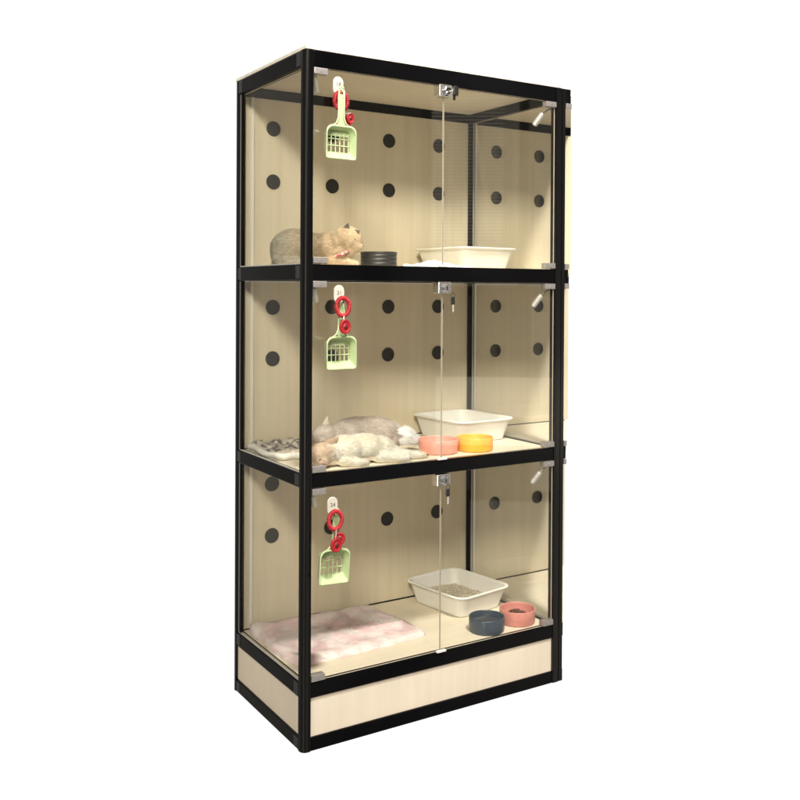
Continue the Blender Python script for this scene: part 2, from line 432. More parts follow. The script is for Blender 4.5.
scoop(.0850, .5705, .05, 'pale green litter scoop below two red tags, on the bottom door', -.013)

# ------------------------------------------------------------------ bowls
def glaze(name, c, r=.35):
    m = mat(name, c, r, spec=.5); mottle(m, tuple(x*.94 for x in c), tuple(min(1, x*1.05) for x in c), (60, 60, 60), rough=(r-.05, r+.1)); return m
def bowl(x, y, z, r, h, m, label, ribs=0, t=.004):
    bm = bmesh.new(); pr = [(r*.90, 0), (r*.955, .0012), (r*.975, .004)]
    if ribs:
        for k in range(ribs):
            z0 = .004+(h-.010)*k/ribs; z1 = .004+(h-.010)*(k+1)/ribs
            pr += [(r*.985, z0+.0008), (r*.985, z1-.0012), (r*.965, z1-.0004)]
        pr += [(r, h-.006), (r*1.01, h-.002)]
    else:
        pr += [(r*.99, h*.5), (r, h-.002)]
    pr += [(r-.0008, h-.0004), (r-t*.5, h), (r-t+.0004, h-.0008), (r-t, h-.003), (r-t-.001, .012), (r-t-.004, .006), (r-t-.010, .004), (.001, .0038)]
    lathe(bm, pr); o = obj('pet_bowl', bm, m, None, (x, y, z), smooth=True)
    return tag(o, label, 'pet bowl')
bowl(.291, .150, FZ[2]+.0005, .049, .042, glaze('charcoal_plastic', (.022, .021, .021), .4), 'ribbed black bowl at the crouching cat\'s nose', 3)
bowl(.458, .108, FZ[1]+.0005, .0545, .038, glaze('pink_ceramic', (.78, .34, .27)), 'pink ceramic bowl touching the yellow one on the middle shelf')
bowl(.566, .088, FZ[1]+.0005, .0512, .038, glaze('yellow_ceramic', (.86, .45, .05)), 'yellow ceramic bowl on the middle shelf')
bowl(.597, .0695, FZ[0]+.0005, .0500, .0405, glaze('slate_blue_ceramic', (.026, .046, .075), .32), 'dark slate blue bowl on the bottom shelf')
bowl(.7125, .0790, FZ[0]+.0005, .0515, .0405, glaze('rose_ceramic', (.62, .24, .20)), 'pink bowl holding brown kibble, beside the dark blue bowl')
# water in the blue bowl
WATER = mat('water', (.018, .032, .052), .12, spec=.3)
def disc(r, n=48):
    bm = bmesh.new(); bm.faces.new([bm.verts.new((r*math.cos(2*math.pi*k/n), r*math.sin(2*math.pi*k/n), 0)) for k in range(n)]); return bm
bm = bmesh.new(); lathe(bm, [(.0445, 0), (.0450, .0255), (.0445, .0258)], 48)
tag(obj('water', bm, WATER, None, (.597, .0695, FZ[0]+.0055)), 'shallow water lying in the dark slate blue bowl', 'water', kind='stuff')

def grains(name, pts, sizes, mats, label, cat, asp=1.5):
    t = bmesh.new(); bmesh.ops.create_icosphere(t, subdivisions=1, radius=1)
    V0 = np.array([v.co for v in t.verts]); F0 = np.array([[v.index for v in f.verts] for f in t.faces]); t.free()
    n = len(pts); V0 = V0*np.array((1, asp, .75)); q, _ = np.linalg.qr(rng.normal(0, 1, (n, 3, 3)))
    vs = np.einsum('nij,kj->nki', q, V0)*np.array(sizes)[:, None, None]+np.array([tuple(a) for a in pts])[:, None, :]
    fs = (F0[None]+(np.arange(n)*len(V0))[:, None, None]).reshape(-1, 3)
    me = bpy.data.meshes.new(name); me.from_pydata(vs.reshape(-1, 3).tolist(), [], fs.tolist())
    me.polygons.foreach_set('material_index', np.repeat(rng.integers(0, len(mats), n), len(F0)).astype(np.int32))
    return tag(obj(name, me, mats), label, cat, kind='stuff')
KIB = [mat('kibble_a', (.16, .06, .03), .7), mat('kibble_b', (.10, .035, .02), .7)]
pts = []
for k in range(420):
    a = random.uniform(0, 6.28); r = .030*math.sqrt(random.random())
    pts.append(Vector((.7175+r*math.cos(a), .0885+r*math.sin(a), FZ[0]+.0075+.024*(1-(r/.04)**2)*random.random())))
grains('kibble', pts, [random.uniform(.0022, .0032) for _ in pts], KIB, 'brown kibble lying in the pink bowl on the bottom shelf', 'cat food', 1.)

# ------------------------------------------------------------------ litter trays
def rrect(hx, hy, r, z, n=7):
    o = []
    for cx, cy, a0 in ((hx-r, hy-r, 0), (-hx+r, hy-r, 90), (-hx+r, -hy+r, 180), (hx-r, -hy+r, 270)):
        for k in range(n):
            a = math.radians(a0+90*k/(n-1)); o.append((cx+r*math.cos(a), cy+r*math.sin(a), z))
    return o
def loft(bm, rings, cap0=True, cap1=True):
    R_ = [[bm.verts.new(q) for q in o] for o in rings]; n = len(R_[0])
    for i in range(len(R_)-1):
        for k in range(n): bm.faces.new((R_[i][k], R_[i][(k+1) % n], R_[i+1][(k+1) % n], R_[i+1][k]))
    if cap0: bm.faces.new(R_[0][::-1])
    if cap1: bm.faces.new(R_[-1])
    bmesh.ops.recalc_face_normals(bm, faces=bm.faces); return bm
def tray(x, y, z, rz, m, label, hx=.107, hy=.129, h=.066, ix=.021, iy=.026):
    bm = bmesh.new()
    bx, by = hx-ix, hy-iy
    def lerp(t): return bx+(hx-.008-bx)*t, by+(hy-.008-by)*t
    r = [rrect(bx-.006, by-.006, .020, 0), rrect(bx-.001, by-.001, .024, .0015), rrect(bx, by, .025, .005)]
    for t in (.35, .7, .93): a, b = lerp(t); r.append(rrect(a, b, .025+.003*t, .004+(h-.008)*t))
    r += [rrect(hx-.007, hy-.007, .029, h-.005), rrect(hx-.0005, hy-.0005, .034, h-.0048), rrect(hx, hy, .035, h-.003), rrect(hx-.0005, hy-.0005, .035, h-.0008), rrect(hx-.003, hy-.003, .033, h), rrect(hx-.008, hy-.008, .029, h-.0006), rrect(hx-.011, hy-.011, .027, h-.003)]
    for t in (.93, .6, .2): a, b = lerp(t); r.append(rrect(a-.0025, b-.0025, .024, .006+(h-.008)*t))
    r += [rrect(bx-.008, by-.008, .018, .004)]
    loft(bm, r); o = obj('litter_tray', bm, m, None, (x, y, z), smooth=True); o.rotation_euler.z = rz
    return tag(o, label, 'litter tray')
TRAYM = mottle(mat('white_plastic', (.72, .68, .62), .42, Subsurface_Weight=.1, Subsurface_Radius=(.02, .018, .015)), (.77, .76, .72), (.82, .81, .775), (12, 12, 12), rough=(.36, .5))
TRAYT = mottle(mat('milky_plastic', (.80, .77, .68), .35, Subsurface_Weight=.35, Subsurface_Radius=(.03, .028, .02)), (.72, .70, .63), (.77, .75, .69), (12, 12, 12))
tray(.655, .296, FZ[0]+.0005, math.radians(9), TRAYM, 'white plastic tray holding grey litter on the bottom shelf')
tray(.669, .295, FZ[1]+.0005, math.radians(3.5), TRAYM, 'off-white plastic tray behind the pink and yellow bowls')
tray(.668, .285, FZ[2]+.0005, math.radians(3), TRAYT, 'milky plastic tray behind the crumpled white pad on the top shelf')
LIT = [mat('litter_a', (.60, .53, .42), .9), mat('litter_b', (.46, .40, .31), .9), mat('litter_c', (.70, .64, .53), .9)]
R9 = Matrix.Rotation(math.radians(9), 3, 'Z'); pts = []
def lh(u, v): return .020+.026*max(0, 1-((u+.022)/.085)**2)*max(0, 1-((v-.012)/.10)**2)+.004*noise.noise(Vector((u*40, v*40, 0)))
for k in range(7500):
    u = random.uniform(-.083, .083); v = random.uniform(-.099, .099)
    q = R9 @ Vector((u, v, 0)); pts.append(Vector((.655+q.x, .296+q.y, FZ[0]+lh(u, v)+random.uniform(-.001, .002))))
grains('cat_litter', pts, [random.uniform(.0012, .0022) for _ in pts], LIT, 'grey-brown grains of litter heaped in the bottom tray', 'cat litter')

# ------------------------------------------------------------------ soft things
def grid_cloth(name, corners, nu, nv, zf, thick, mats, z0):
    """corners: (x,y) of near-left, near-right, far-right, far-left; a closed padded sheet"""
    a, b, c, d = [Vector((*q, 0)) for q in corners]
    bm = bmesh.new(); top = []; bot = []
    for j in range(nv+1):
        v = j/nv; rt = []; rb = []
        for i in range(nu+1):
            u = i/nu
            # rounded, slightly wavering outline
            uu = .5+(u-.5)*(1-.06*(2*abs(v-.5))**6); vv = .5+(v-.5)*(1-.06*(2*abs(u-.5))**6)
            q = (a*(1-uu)+b*uu)*(1-vv)+(d*(1-uu)+c*uu)*vv
            w = noise.noise_vector(Vector((q.x*18, q.y*18, 3.3)))*.006
            q = q+Vector((w.x, w.y, 0))
            e = min(1, min(u, 1-u)*nu/3.2, min(v, 1-v)*nv/3.2); e = math.sqrt(max(0, 1-(1-e)**2))
            h = zf(u, v, q)
            rt.append(bm.verts.new((q.x, q.y, z0+max(.0012, (thick+h)*e+.001)))); rb.append(bm.verts.new((q.x, q.y, z0+.0003)))
        top.append(rt); bot.append(rb)
    for j in range(nv):
        for i in range(nu):
            bm.faces.new((top[j][i], top[j][i+1], top[j+1][i+1], top[j+1][i])); bm.faces.new((bot[j][i], bot[j+1][i], bot[j+1][i+1], bot[j][i+1]))
    for i in range(nu):
        bm.faces.new((bot[0][i], bot[0][i+1], top[0][i+1], top[0][i])); bm.faces.new((top[nv][i], top[nv][i+1], bot[nv][i+1], bot[nv][i]))
    for j in range(nv):
        bm.faces.new((top[j][0], top[j+1][0], bot[j+1][0], bot[j][0])); bm.faces.new((bot[j][nu], bot[j+1][nu], top[j+1][nu], top[j][nu]))
    return bm
def attr_mat(name, rough=.85, sheen=.3):
    m = mat(name, (1, 1, 1), rough, spec=.15, Sheen_Weight=sheen)
    a = N(m, 'ShaderNodeAttribute', attribute_name='Col'); L(m, a.outputs['Color'], P(m).inputs['Base Color']); return m
def strand_mat(name, *a):
    # hairs are far thinner than their ribbons: shade both sides with the lie of the coat
    m = attr_mat(name, *a); g = N(m, 'ShaderNodeNewGeometry'); mr = N(m, 'ShaderNodeMapRange'); mr.inputs['To Min'].default_value = 1; mr.inputs['To Max'].default_value = -1
    v = N(m, 'ShaderNodeVectorMath', operation='SCALE'); L(m, g.outputs['Backfacing'], mr.inputs['Value']); L(m, g.outputs['Normal'], v.inputs[0]); L(m, mr.outputs[0], v.inputs['Scale'])
    L(m, v.outputs[0], P(m).inputs['Normal'])
    tl = N(m, 'ShaderNodeBsdfTranslucent'); mx = N(m, 'ShaderNodeMixShader'); mx.inputs[0].default_value = .34
    L(m, P(m).inputs['Base Color'].links[0].from_socket, tl.inputs['Color']); L(m, v.outputs[0], tl.inputs['Normal'])
    L(m, P(m).outputs[0], mx.inputs[1]); L(m, tl.outputs[0], mx.inputs[2]); L(m, mx.outputs[0], m.node_tree.nodes['Material Output'].inputs['Surface']); return m
FUR = attr_mat('fur'); FLEECE = attr_mat('fleece', .95, .2); HAIR = strand_mat('hair', .85, .1); PILE = strand_mat('pile', .95, .1)
def paint(me, fn):
    ca = me.color_attributes.new('Col', 'FLOAT_COLOR', 'POINT')
    buf = np.ones((len(me.vertices), 4), np.float32)
    for i, v in enumerate(me.vertices): buf[i, :3] = fn(v.co)
    ca.data.foreach_set('color', buf.ravel())
def strands(me, n, length, width, flow, colfn, jitter=.12, lift=.55, zmin=None, curl=.25, bare=None, soft=.2):
    """short tapering hairs rooted on a mesh; flow(co) gives the lie of the coat"""
    me.calc_loop_triangles(); V = np.array([v.co for v in me.vertices]); T = np.array([t.vertices for t in me.loop_triangles])
    A, Bq, Cq = V[T[:, 0]], V[T[:, 1]], V[T[:, 2]]; cr = np.cross(Bq-A, Cq-A); ar = np.linalg.norm(cr, axis=1)
    idx = rng.choice(len(T), n, p=ar/ar.sum()); r1 = np.sqrt(rng.random(n))[:, None]; r2 = rng.random(n)[:, None]
    Pt = A[idx]*(1-r1)+Bq[idx]*(r1*(1-r2))+Cq[idx]*r1*r2; Nn = cr[idx]/(ar[idx][:, None]+1e-12)
    def unit(a): return a/(np.linalg.norm(a, axis=1)[:, None]+1e-9)
    keep = Nn[:, 2] > -.5; Pt = Pt[keep]; Nn = Nn[keep]; n = len(Pt)
    Q = [Vector(q) for q in Pt]
    F = np.array([tuple(flow(q)) for q in Q], float); F = unit(F-Nn*(F*Nn).sum(1)[:, None])
    rd = rng.normal(0, 1, (n, 3)); d1 = unit(Nn*lift+F*(1-lift*.6)+rd*curl*.6); d2 = unit(d1+F*.5+rd*curl*.5-Nn*.25)
    ln = np.array([length(q) for q in Q]) if callable(length) else np.full(n, length)
    ln = (ln*rng.uniform(.6, 1.25, n))[:, None]; w = unit(np.cross(d1, Nn+rd*.4))*width*rng.uniform(.7, 1.2, n)[:, None]
    M1 = Pt+d1*ln*.55; T1 = M1+d2*ln*.45
    if zmin is not None: M1[:, 2] = np.maximum(M1[:, 2], zmin+.0005); T1[:, 2] = np.maximum(T1[:, 2], zmin+.0005)
    R0 = Pt-Nn*.0008
    vs = np.stack([R0-w, R0+w, M1+w*.7, M1-w*.7, T1], 1).reshape(-1, 3)
    c = np.array([colfn(q) for q in Q])*1.22*(1+rng.normal(0, jitter, n))[:, None]
    cols = np.clip(np.stack([c*.94, c*.94, c, c, c*1.06], 1), 0, 1).reshape(-1, 3)
    fs = [f for k in range(0, 5*n, 5) for f in ((k, k+1, k+2, k+3), (k+3, k+2, k+4))]
    o = bpy.data.meshes.new('fur'); o.from_pydata(vs.tolist(), [], fs)
    ca = o.color_attributes.new('Col', 'FLOAT_COLOR', 'POINT'); buf = np.ones((len(vs), 4), np.float32); buf[:, :3] = cols
    ca.data.foreach_set('color', buf.ravel())
    o.polygons.foreach_set('use_smooth', [True]*len(o.polygons))
    cn = unit(Nn+d1*soft*1.2+rd*soft*.8); o.normals_split_custom_set_from_vertices(np.repeat(cn, 5, axis=0).tolist())
    return o
def nz(q, s, o=0): return noise.noise(Vector((q.x*s+o, q.y*s+o*.7, q.z*s-o)))
def mix(a, b, t): t = max(0, min(1, t)); return tuple(x*(1-t)+y*t for x, y in zip(a, b))

# pink fleece blanket
def pz(u, v, q):
    r = .006*math.exp(-((v-.10)/.10)**2)+.005*math.exp(-((v-.42-.05*math.sin(u*5))/.07)**2)*(.5+.5*u)+.006*math.exp(-((u-.04)/.08)**2)+.006*math.exp(-((v-.93)/.09)**2)
    return r+.004*(noise.noise(Vector((q.x*16, q.y*16, 1)))+.4)+.0015*noise.noise(Vector((q.x*60, q.y*60, 1)))
bl = empty('fleece_blanket', (.23, .28, FZ[0]), 'fluffy blotched pink and white blanket on the bottom shelf', 'blanket')
def pinkc(q):
    n = nz(q, 26, 4.); return mix((.82, .64, .645), (.88, .765, .75), .5+n*1.5)
bm = grid_cloth('b', [(.033, .098), (.440, .118), (.412, .412), (.026, .419)], 90, 70, pz, .0055, None, FZ[0])
cl = obj('cloth', bm, FLEECE); paint(cl.data, pinkc)
fm = strands(cl.data, 80000, .0055, .0007, lambda q: (nz(q, 30, 1), nz(q, 30, 9), .1), pinkc, .02, .30, FZ[0], .40, soft=.1)
cl.parent = bl; cl.matrix_parent_inverse = Matrix.Translation(-bl.location); cl.data.polygons.foreach_set('use_smooth', [True]*len(cl.data.polygons))
f = obj('fur', fm, PILE, bl); f.name = 'pile'; f.matrix_parent_inverse = Matrix.Translation(-bl.location)

# grey patterned blanket
def gz(u, v, q): return .010*math.exp(-((v-.9)/.2)**2)+.012*(noise.noise(Vector((q.x*28, q.y*28, 5)))+.35)+.004*noise.noise(Vector((q.x*80, q.y*80, 1)))
def greyc(q):
    if q.y < .262+.02*nz(q, 15): c = mix((.66, .58, .46), (.50, .42, .36), .5+nz(q, 40)*2)
    else:
        c = (.58, .53, .47)
        if nz(q, 75, 3.) > .14: c = (.18, .16, .155)
        elif nz(q, 60, 8.) > .2: c = (.72, .66, .58)
    return c
b2 = empty('patterned_blanket', (.18, .32, FZ[1]), 'grey and black speckled blanket with white piping on the middle shelf', 'blanket')
cs = [(.027, .196), (.30, .205), (.30, .412), (.027, .412)]
bm = grid_cloth('b', cs, 80, 64, gz, .006, None, FZ[1]); cl = obj('cloth', bm, FLEECE); paint(cl.data, greyc)
fm = strands(cl.data, 16000, .0042, .0007, lambda q: (nz(q, 30, 1), nz(q, 30, 9), .1), greyc, .08, .6, FZ[1], .5, soft=.15)
cl.parent = b2; cl.matrix_parent_inverse = Matrix.Translation(-b2.location); cl.data.polygons.foreach_set('use_smooth', [True]*len(cl.data.polygons))
f = obj('pile', fm, PILE, b2); f.matrix_parent_inverse = Matrix.Translation(-b2.location)
bm = bmesh.new(); pp = []
for t in np.linspace(0, 1, 20): pp.append((.029+.003*math.sin(t*9), .405-t*.195, FZ[1]+.010+.003*math.sin(t*7)))
for t in np.linspace(0.04, 1, 26): pp.append((.032+t*.25, .200+.004*math.sin(t*14)-.004*math.sin(t*3), FZ[1]+.009+.003*math.sin(t*11)))
tube(bm, pp, .0085, 12)
pm = obj('piping', bm, mottle(mat('white_piping', (.74, .72, .66), .9), (.68, .66, .60), (.78, .76, .71), (80, 80, 80), bump=.4), b2, smooth=True); pm.matrix_parent_inverse = Matrix.Translation(-b2.location)

# crumpled white pad
def wz(u, v, q): return .016*math.exp(-((u-.45)/.22)**2)*math.exp(-((v-.5)/.35)**2)+.008*abs(noise.noise(Vector((q.x*32, q.y*32, 2))))+.005*noise.noise(Vector((q.x*70, q.y*70, 7)))
bm = grid_cloth('p', [(.325, .052), (.545, .060), (.560, .140), (.350, .135)], 60, 30, wz, .004, None, FZ[2])
o = obj('absorbent_pad', bm, mottle(mat('white_paper', (.82, .81, .77), .85), (.78, .77, .72), (.84, .83, .80), (60, 60, 60), bump=.3), smooth=True)
tag(o, 'crumpled white pad between the black bowl and the topmost tray', 'pad')

# ------------------------------------------------------------------ cats
def blob(parts, voxel=.0030, smooth=16):
    bm = bmesh.new()
    for q in parts:
        if q[0] == 'e':
            _, c, r = q[:3]; rot = q[3] if len(q) > 3 else (0, 0, 0)
            v = bmesh.ops.create_icosphere(bm, subdivisions=3, radius=1)['verts']
            from mathutils import Euler
            bmesh.ops.transform(bm, matrix=Matrix.Translation(c) @ Euler(rot).to_matrix().to_4x4() @ Matrix.Diagonal((*r, 1)), verts=v)
        else:
            _, pts, rs = q; tube(bm, pts, rs, 12)
            for e, rr in ((pts[0], rs[0]), (pts[-1], rs[-1])):
                v = bmesh.ops.create_icosphere(bm, subdivisions=2, radius=rr)['verts']; bmesh.ops.translate(bm, vec=e, verts=v)
    o = obj('tmp', bm, FUR)
    m = o.modifiers.new('r', 'REMESH'); m.mode = 'VOXEL'; m.voxel_size = voxel
    s = o.modifiers.new('s', 'SMOOTH'); s.factor = .6; s.iterations = smooth
    me = bpy.data.meshes.new_from_object(o.evaluated_get(bpy.context.evaluated_depsgraph_get()))
    bpy.data.objects.remove(o); me.materials.clear(); return me
def cat(name, parts, loc, rz, colfn, flow, label, n, ln, extras, bare=None, group=None):
    root = empty(name, loc, label, 'cat', group, rz)
    me = blob(parts)
    for v in me.vertices: v.co.z = max(v.co.z, .0004)
    paint(me, colfn); b = obj('body', me, FUR, root, smooth=True)
    f = obj('fur', strands(me, int(n*1.5), ln, .00042, flow, colfn, .16, .32, 0, .30, bare, soft=.30), HAIR, root)
    for nm, bm, m in extras: obj(nm, bm, m, root, smooth=True)
    return root
def ear(base, tip, w, thick, out):
    """little curved triangular ear: base centre, tip, half width along 'w', thickness along 'out'"""
    bm = bmesh.new(); base, tip, w, out = Vector(base), Vector(tip), Vector(w), Vector(out).normalized()
    n, k = 6, 6; R_ = []
    for i in range(n+1):
        t = i/n; c = base.lerp(tip, t); ww = w*(1-t)**.75; row = []
        for j in range(2*k):
            a = 2*math.pi*j/(2*k); row.append(bm.verts.new(c+ww*math.cos(a)+out*(thick*(1-.6*t)*math.sin(a)-.35*w.length*math.cos(a)**2*(1-t))))
        R_.append(row)
    for i in range(n):
        for j in range(2*k): bm.faces.new((R_[i][j], R_[i][(j+1) % (2*k)], R_[i+1][(j+1) % (2*k)], R_[i+1][j]))
    bm.faces.new(R_[0][::-1]); bm.faces.new(R_[-1]); bmesh.ops.recalc_face_normals(bm, faces=bm.faces); return bm
def sph(c, r):
    bm = bmesh.new(); v = bmesh.ops.create_icosphere(bm, subdivisions=3, radius=1)['verts']
    bmesh.ops.transform(bm, matrix=Matrix.Translation(c) @ Matrix.Diagonal((*r, 1)), verts=v); return bm
EYE = mat('eye_dark', (.015, .012, .01), .15); NOSE = mat('nose_pink', (.45, .22, .18), .5)
EARG = mat('ear_grey', (.16, .14, .13), .8); EART = mat('ear_tan', (.42, .29, .20), .8); EARW = mat('ear_pale', (.70, .60, .50), .8)

# golden cat crouching on the top shelf, local x = nose direction, -y = towards the room
def c1(q):
    t = q.x/.245
    c = mix((.40, .365, .285), (.56, .43, .285), (t-.15)*1.9)
    if q.z < .028 and t < .5: c = mix(c, (.56, .52, .44), .6)
    if t > .62: c = mix(c, (.66, .53, .37), .55)
    if .170 < q.x-.25*(.075-q.z) < .181 and .048 < q.z < .088: c = mix(c, (.24, .17, .11), .45)
    if t > .88 and q.z < .062: c = mix(c, (.68, .57, .42), .7)
    return mix(c, (.26, .20, .14), max(0, nz(q, 40, 2))*.45)
parts = [('e', (.064, 0, .049), (.064, .050, .051)), ('e', (.050, -.030, .030), (.040, .022, .031)), ('e', (.050, .030, .030), (.040, .022, .031)),
         ('e', (.115, 0, .047), (.062, .045, .042)), ('e', (.155, 0, .049), (.045, .043, .042)), ('e', (.178, 0, .060), (.034, .036, .036)),
         ('e', (.205, -.002, .070), (.039, .037, .037)), ('e', (.224, -.002, .055), (.022, .027, .020)), ('e', (.236, -.002, .054), (.012, .015, .012)),
         ('e', (.190, -.002, .040), (.034, .034, .028)),
         ('c', [(.165, -.022, .020), (.200, -.022, .011), (.232, -.018, .008)], [.017, .012, .0095]),
         ('c', [(.165, .022, .020), (.200, .022, .011), (.228, .018, .008)], [.017, .012, .0095]),
         ('c', [(.060, -.044, .010), (.100, -.046, .008)], [.012, .0095]),
         ('c', [(.015, .010, .020), (.004, .035, .012), (.020, .062, .009), (.06, .070, .008)], [.012, .011, .010, .008])]
ang = math.radians(-39.7); cx, cy = .036, .278
ex = [('ear', ear((.206, -.020, .098), (.213, -.030, .113), (.0115, 0, -.002), .004, (.3, -1, .3)), EARG),
      ('ear', ear((.228, -.012, .090), (.242, -.020, .094), (.006, .004, -.009), .0035, (.4, -1, .3)), EARG),
      ('eye', sph((.2285, -.0285, .0715), (.0045, .0018, .0014)), EYE), ('nose', sph((.2475, -.004, .0565), (.0025, .0035, .0022)), NOSE)]
bm = bmesh.new()
n = 26
pts = [(.196+.012*math.cos(2*math.pi*k/n), -.002+.0385*math.cos(2*math.pi*k/n+math.pi/2), .040+.0*k+.034*math.cos(2*math.pi*k/n+math.pi)) for k in range(n+1)]
pts = [(.174, -.026, .026), (.182, -.037, .027), (.190, -.0425, .029), (.199, -.0430, .032), (.207, -.0390, .036), (.214, -.029, .041)]
tube(bm, pts, .0032, 8); COLLAR = mottle(mat('collar', (.7, .12, .14), .6), (.62, .06, .09), (.82, .62, .58), (130, 130, 130), lo=.48, hi=.55)
ex.append(('collar', bm, COLLAR))
cat('cat', parts, (cx, cy, FZ[2]+.0003), ang, c1, lambda q: (-1, 0, -.25), 'golden-grey cat crouching with folded ears beside the ribbed black bowl', 24000, lambda q: .0085, ex)

# cream cat asleep at the front of the middle shelf (world-aligned, head to the left)
def c2(q):
    c = mix((.94, .87, .75), (.86, .78, .64), .5+nz(q, 18, 5)*1.5)
    if q.x < .075:
        c = mix(c, (.56, .44, .33), (.075-q.x)/.03+nz(q, 60)*.6)
        if q.z < .014: c = mix(c, (.66, .55, .42), .6)
    if q.x > .315: c = mix(c, (.62, .47, .33), .4)
    return c
parts = [('e', (.042, -.002, .033), (.033, .030, .032)), ('e', (.036, -.022, .018), (.017, .014, .013)), ('e', (.072, .010, .032), (.034, .034, .032)),
         ('e', (.115, .014, .036), (.052, .042, .036)), ('e', (.170, .020, .035), (.060, .046, .036)), ('e', (.215, .024, .031), (.046, .042, .031)), ('e', (.240, .012, .020), (.036, .030, .020)),
         ('c', [(.225, .0, .018), (.270, -.008, .014), (.300, -.012, .010), (.332, -.018, .008)], [.019, .015, .011, .0095]),
         ('c', [(.200, -.012, .016), (.240, -.028, .010), (.272, -.032, .008)], [.018, .012, .010]),
         ('c', [(.095, -.015, .014), (.125, -.028, .009), (.150, -.030, .008)], [.015, .011, .009]),
         ('c', [(.24, .03, .014), (.28, .055, .010), (.30, .085, .009)], [.011, .010, .008])]
ex = [('ear', ear((.060, -.006, .054), (.083, -.014, .076), (.015, 0, -.013), .003, (.1, -1, .1)), EART), ('ear', ear((.024, .012, .056), (.016, .012, .074), (.011, 0, .002), .003, (0, -1, .2)), EART),
      ('nose', sph((.030, -.0362, .018), (.0035, .0022, .0022)), NOSE), ('eye', sph((.046, -.0300, .027), (.0050, .0016, .0010)), EYE), ('eye', sph((.024, -.0292, .027), (.0040, .0016, .0010)), EYE),
      ('toe_pad', sph((.3425, -.0205, .0085), (.0026, .0040, .0036)), EYE), ('toe_pad', sph((.2815, -.0370, .0075), (.0022, .0026, .0024)), EYE)]
cat('cat', parts, (.040, .068, FZ[1]+.0003), 0, c2, lambda q: (1, -.15, -.25), 'cream cat sleeping stretched out along the front edge of the middle shelf', 26000, lambda q: .0045 if q.x < .06 else .0095, ex)

# grey cat lying behind it on the patterned blanket
def c3(q):
    c = mix((.50, .43, .38), (.61, .54, .48), .5+nz(q, 30, 7)*2)
    if q.x < .06: c = mix(c, (.52, .46, .41), .4)
    if q.x > .222 and q.z < .05: c = mix(c, (.20, .17, .15), .6)
    if q.x > .232 + .006*nz(q, 60): c = (.96, .94, .91)
    return c
parts = [('e', (.030, 0, .046), (.035, .032, .031)), ('e', (.018, -.020, .034), (.017, .015, .013)), ('e', (.062, .008, .040), (.046, .038, .037)),
         ('e', (.135, .014, .043), (.095, .046, .045)), ('e', (.180, .008, .042), (.070, .046, .045)), ('e', (.210, 0, .039), (.044, .042, .041)),
         ('e', (.255, -.035, .029), (.030, .028, .029)), ('e', (.274, -.045, .022), (.020, .020, .019)), ('e', (.235, -.02, .024), (.034, .030, .026)),
         ('c', [(.05, -.02, .016), (.075, -.045, .010)], [.014, .011])]
ex = [('ear', ear((.032, .000, .068), (.036, -.002, .099), (.014, .0, .0), .004, (.2, -1, .1)), EARW),
      ('eye', sph((.043, -.0350, .040), (.0062, .0022, .0022)), EYE)]
cat('cat', parts, (.143, .230, FZ[1]+.005), math.radians(-2), c3, lambda q: (1, 0, -.25), 'grey cat with white hind paws lying on the speckled blanket behind the cream one', 26000, lambda q: .0135 if q.x > .23 else .0085, ex)

# ------------------------------------------------------------------ camera
cam = bpy.data.cameras.new('camera'); co = bpy.data.objects.new('camera', cam); C.objects.link(co); S.camera = co
yaw, pit, rol = .569359751, -.00758246244, .00547875728
cyw, syw, cp, sp, cr, sr = math.cos(yaw), math.sin(yaw), math.cos(pit), math.sin(pit), math.cos(rol), math.sin(rol)
fw = Vector((syw*cp, cyw*cp, sp)); rt = Vector((cyw, -syw, 0)); up = rt.cross(fw)
r0 = rt*cr+up*sr; u0 = up*cr-rt*sr
M_ = Matrix((r0, u0, -fw)).transposed().to_4x4(); M_.translation = CAM; co.matrix_world = M_
cam.lens = 949.579/800*36; cam.sensor_width = 36; cam.shift_x = -21.32/800; cam.shift_y = -102.05/800; cam.clip_end = 200; cam.clip_start = .05

# ------------------------------------------------------------------ light: white studio surround behind, dim room in front, two ceiling lamps
w = bpy.data.worlds.new('World'); S.world = w; w.use_nodes = True; t = w.node_tree
bg = t.nodes['Background']; tc = t.nodes.new('ShaderNodeTexCoord'); dt = t.nodes.new('ShaderNodeVectorMath'); dt.operation = 'DOT_PRODUCT'
dt.inputs[1].default_value = (.54, .84, 0); t.links.new(tc.outputs['Generated'], dt.inputs[0])
mr = t.nodes.new('ShaderNodeMapRange'); mr.inputs['From Min'].default_value = .56; mr.inputs['From Max'].default_value = .78; mr.interpolation_type = 'SMOOTHSTEP'
t.links.new(dt.outputs['Value'], mr.inputs['Value'])
mx = t.nodes.new('ShaderNodeMix'); mx.data_type = 'RGBA'; mx.inputs[6].default_value = (.42, .365, .29, 1); mx.inputs[7].default_value = (1.02, 1.02, 1.02, 1)
sp = t.nodes.new('ShaderNodeSeparateXYZ'); t.links.new(tc.outputs['Generated'], sp.inputs[0])
def mth(op, a, b=None):
    n = t.nodes.new('ShaderNodeMath'); n.operation = op
    for k, q in enumerate((a, b)):
        if q is None: continue
        if isinstance(q, (int, float)): n.inputs[k].default_value = q
        else: t.links.new(q, n.inputs[k])
    return n.outputs[0]
az = mth('ARCTAN2', sp.outputs[0], mth('MULTIPLY', sp.outputs[1], -1)); el = sp.outputs[2]
cb = t.nodes.new('ShaderNodeCombineXYZ'); t.links.new(az, cb.inputs[0]); t.links.new(el, cb.inputs[1])
bk = t.nodes.new('ShaderNodeTexBrick'); t.links.new(cb.outputs[0], bk.inputs['Vector'])
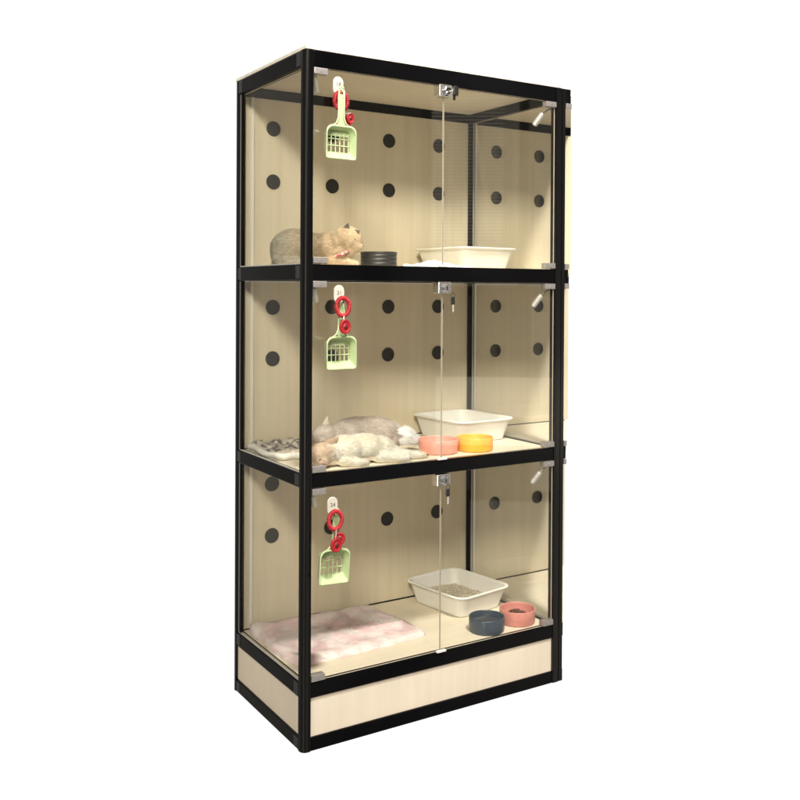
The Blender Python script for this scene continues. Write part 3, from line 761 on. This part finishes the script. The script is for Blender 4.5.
for a, v in (('Color1', (.17, .155, .13, 1)), ('Color2', (1.8, 1.62, 1.35, 1)), ('Mortar', (.10, .09, .075, 1)), ('Scale', 1.), ('Mortar Size', .006), ('Mortar Smooth', .3), ('Bias', -.42), ('Brick Width', .17), ('Row Height', .21)): bk.inputs[a].default_value = v
bk.offset = .37; bk.squash = .6; bk.squash_frequency = 3
# roller shutter slats on one stretch of the far wall
st = mth('ADD', mth('MULTIPLY', mth('SINE', mth('MULTIPLY', el, 1750.)), .6), 1.2)
ms = mth('MULTIPLY', mth('GREATER_THAN', az, .573), mth('LESS_THAN', az, .655)); ms = mth('MULTIPLY', ms, mth('GREATER_THAN', el, .03))
lit = mth('MULTIPLY', mth('GREATER_THAN', az, -1.18), mth('LESS_THAN', az, -.96))      # bright strip added left of the camera to give the posts highlights
lit = mth('MULTIPLY', lit, mth('LESS_THAN', mth('ABSOLUTE', el), .55))
fac = mth('ADD', mth('MULTIPLY', lit, 11.), mth('MULTIPLY', ms, mth('SUBTRACT', st, 1.)))
fac = mth('ADD', fac, 1.)
sc = t.nodes.new('ShaderNodeVectorMath'); sc.operation = 'SCALE'; t.links.new(bk.outputs[0], sc.inputs[0]); t.links.new(fac, sc.inputs['Scale'])
# only the shop front facing the doors is lit; a pale counter runs across its lower half
near = mth('LESS_THAN', mth('ABSOLUTE', mth('SUBTRACT', az, .6)), .85)
cnt = mth('MULTIPLY', mth('LESS_THAN', mth('ABSOLUTE', mth('ADD', el, .125)), .035), mth('GREATER_THAN', az, .585))
m2 = t.nodes.new('ShaderNodeMix'); m2.data_type = 'RGBA'; m2.inputs[6].default_value = (.25, .23, .195, 1); t.links.new(sc.outputs[0], m2.inputs[7]); t.links.new(mth('MAXIMUM', near, lit), m2.inputs[0])
m3 = t.nodes.new('ShaderNodeMix'); m3.data_type = 'RGBA'; m3.inputs[7].default_value = (1.7, 1.55, 1.3, 1); t.links.new(m2.outputs[2], m3.inputs[6]); t.links.new(cnt, m3.inputs[0])
t.links.new(m3.outputs[2], mx.inputs[6])
t.links.new(mr.outputs[0], mx.inputs[0]); t.links.new(mx.outputs[2], bg.inputs[0])
def lamp(name, loc, tgt, e, sx, sy, col):
    l = bpy.data.lights.new(name, 'AREA'); l.shape = 'RECTANGLE'; l.size = sx; l.size_y = sy; l.energy = e; l.color = col
    o = bpy.data.objects.new(name, l); C.objects.link(o); o.location = loc
    o.rotation_euler = (Vector(tgt)-Vector(loc)).to_track_quat('-Z', 'Y').to_euler(); return o
la = lamp('ceiling_lamp', (-2.9, -4.3, 4.2), (.4, .2, 1.55), 46, 1.1, 1.0, (1, .94, .82)); la.data.spread = math.radians(54)
lamp('ceiling_spot', (.15, -2.1, 4.6), (.4, .1, .9), 300, .42, .42, (1, .95, .87))

S.render.engine = 'CYCLES'; S.cycles.samples = 128; S.cycles.use_denoising = True
S.cycles.max_bounces = 12; S.cycles.transparent_max_bounces = 24
S.view_settings.view_transform = 'Standard'; S.view_settings.look = 'None'; S.view_settings.exposure = 0; S.view_settings.gamma = 1
S.render.resolution_x = 1024; S.render.resolution_y = 1024
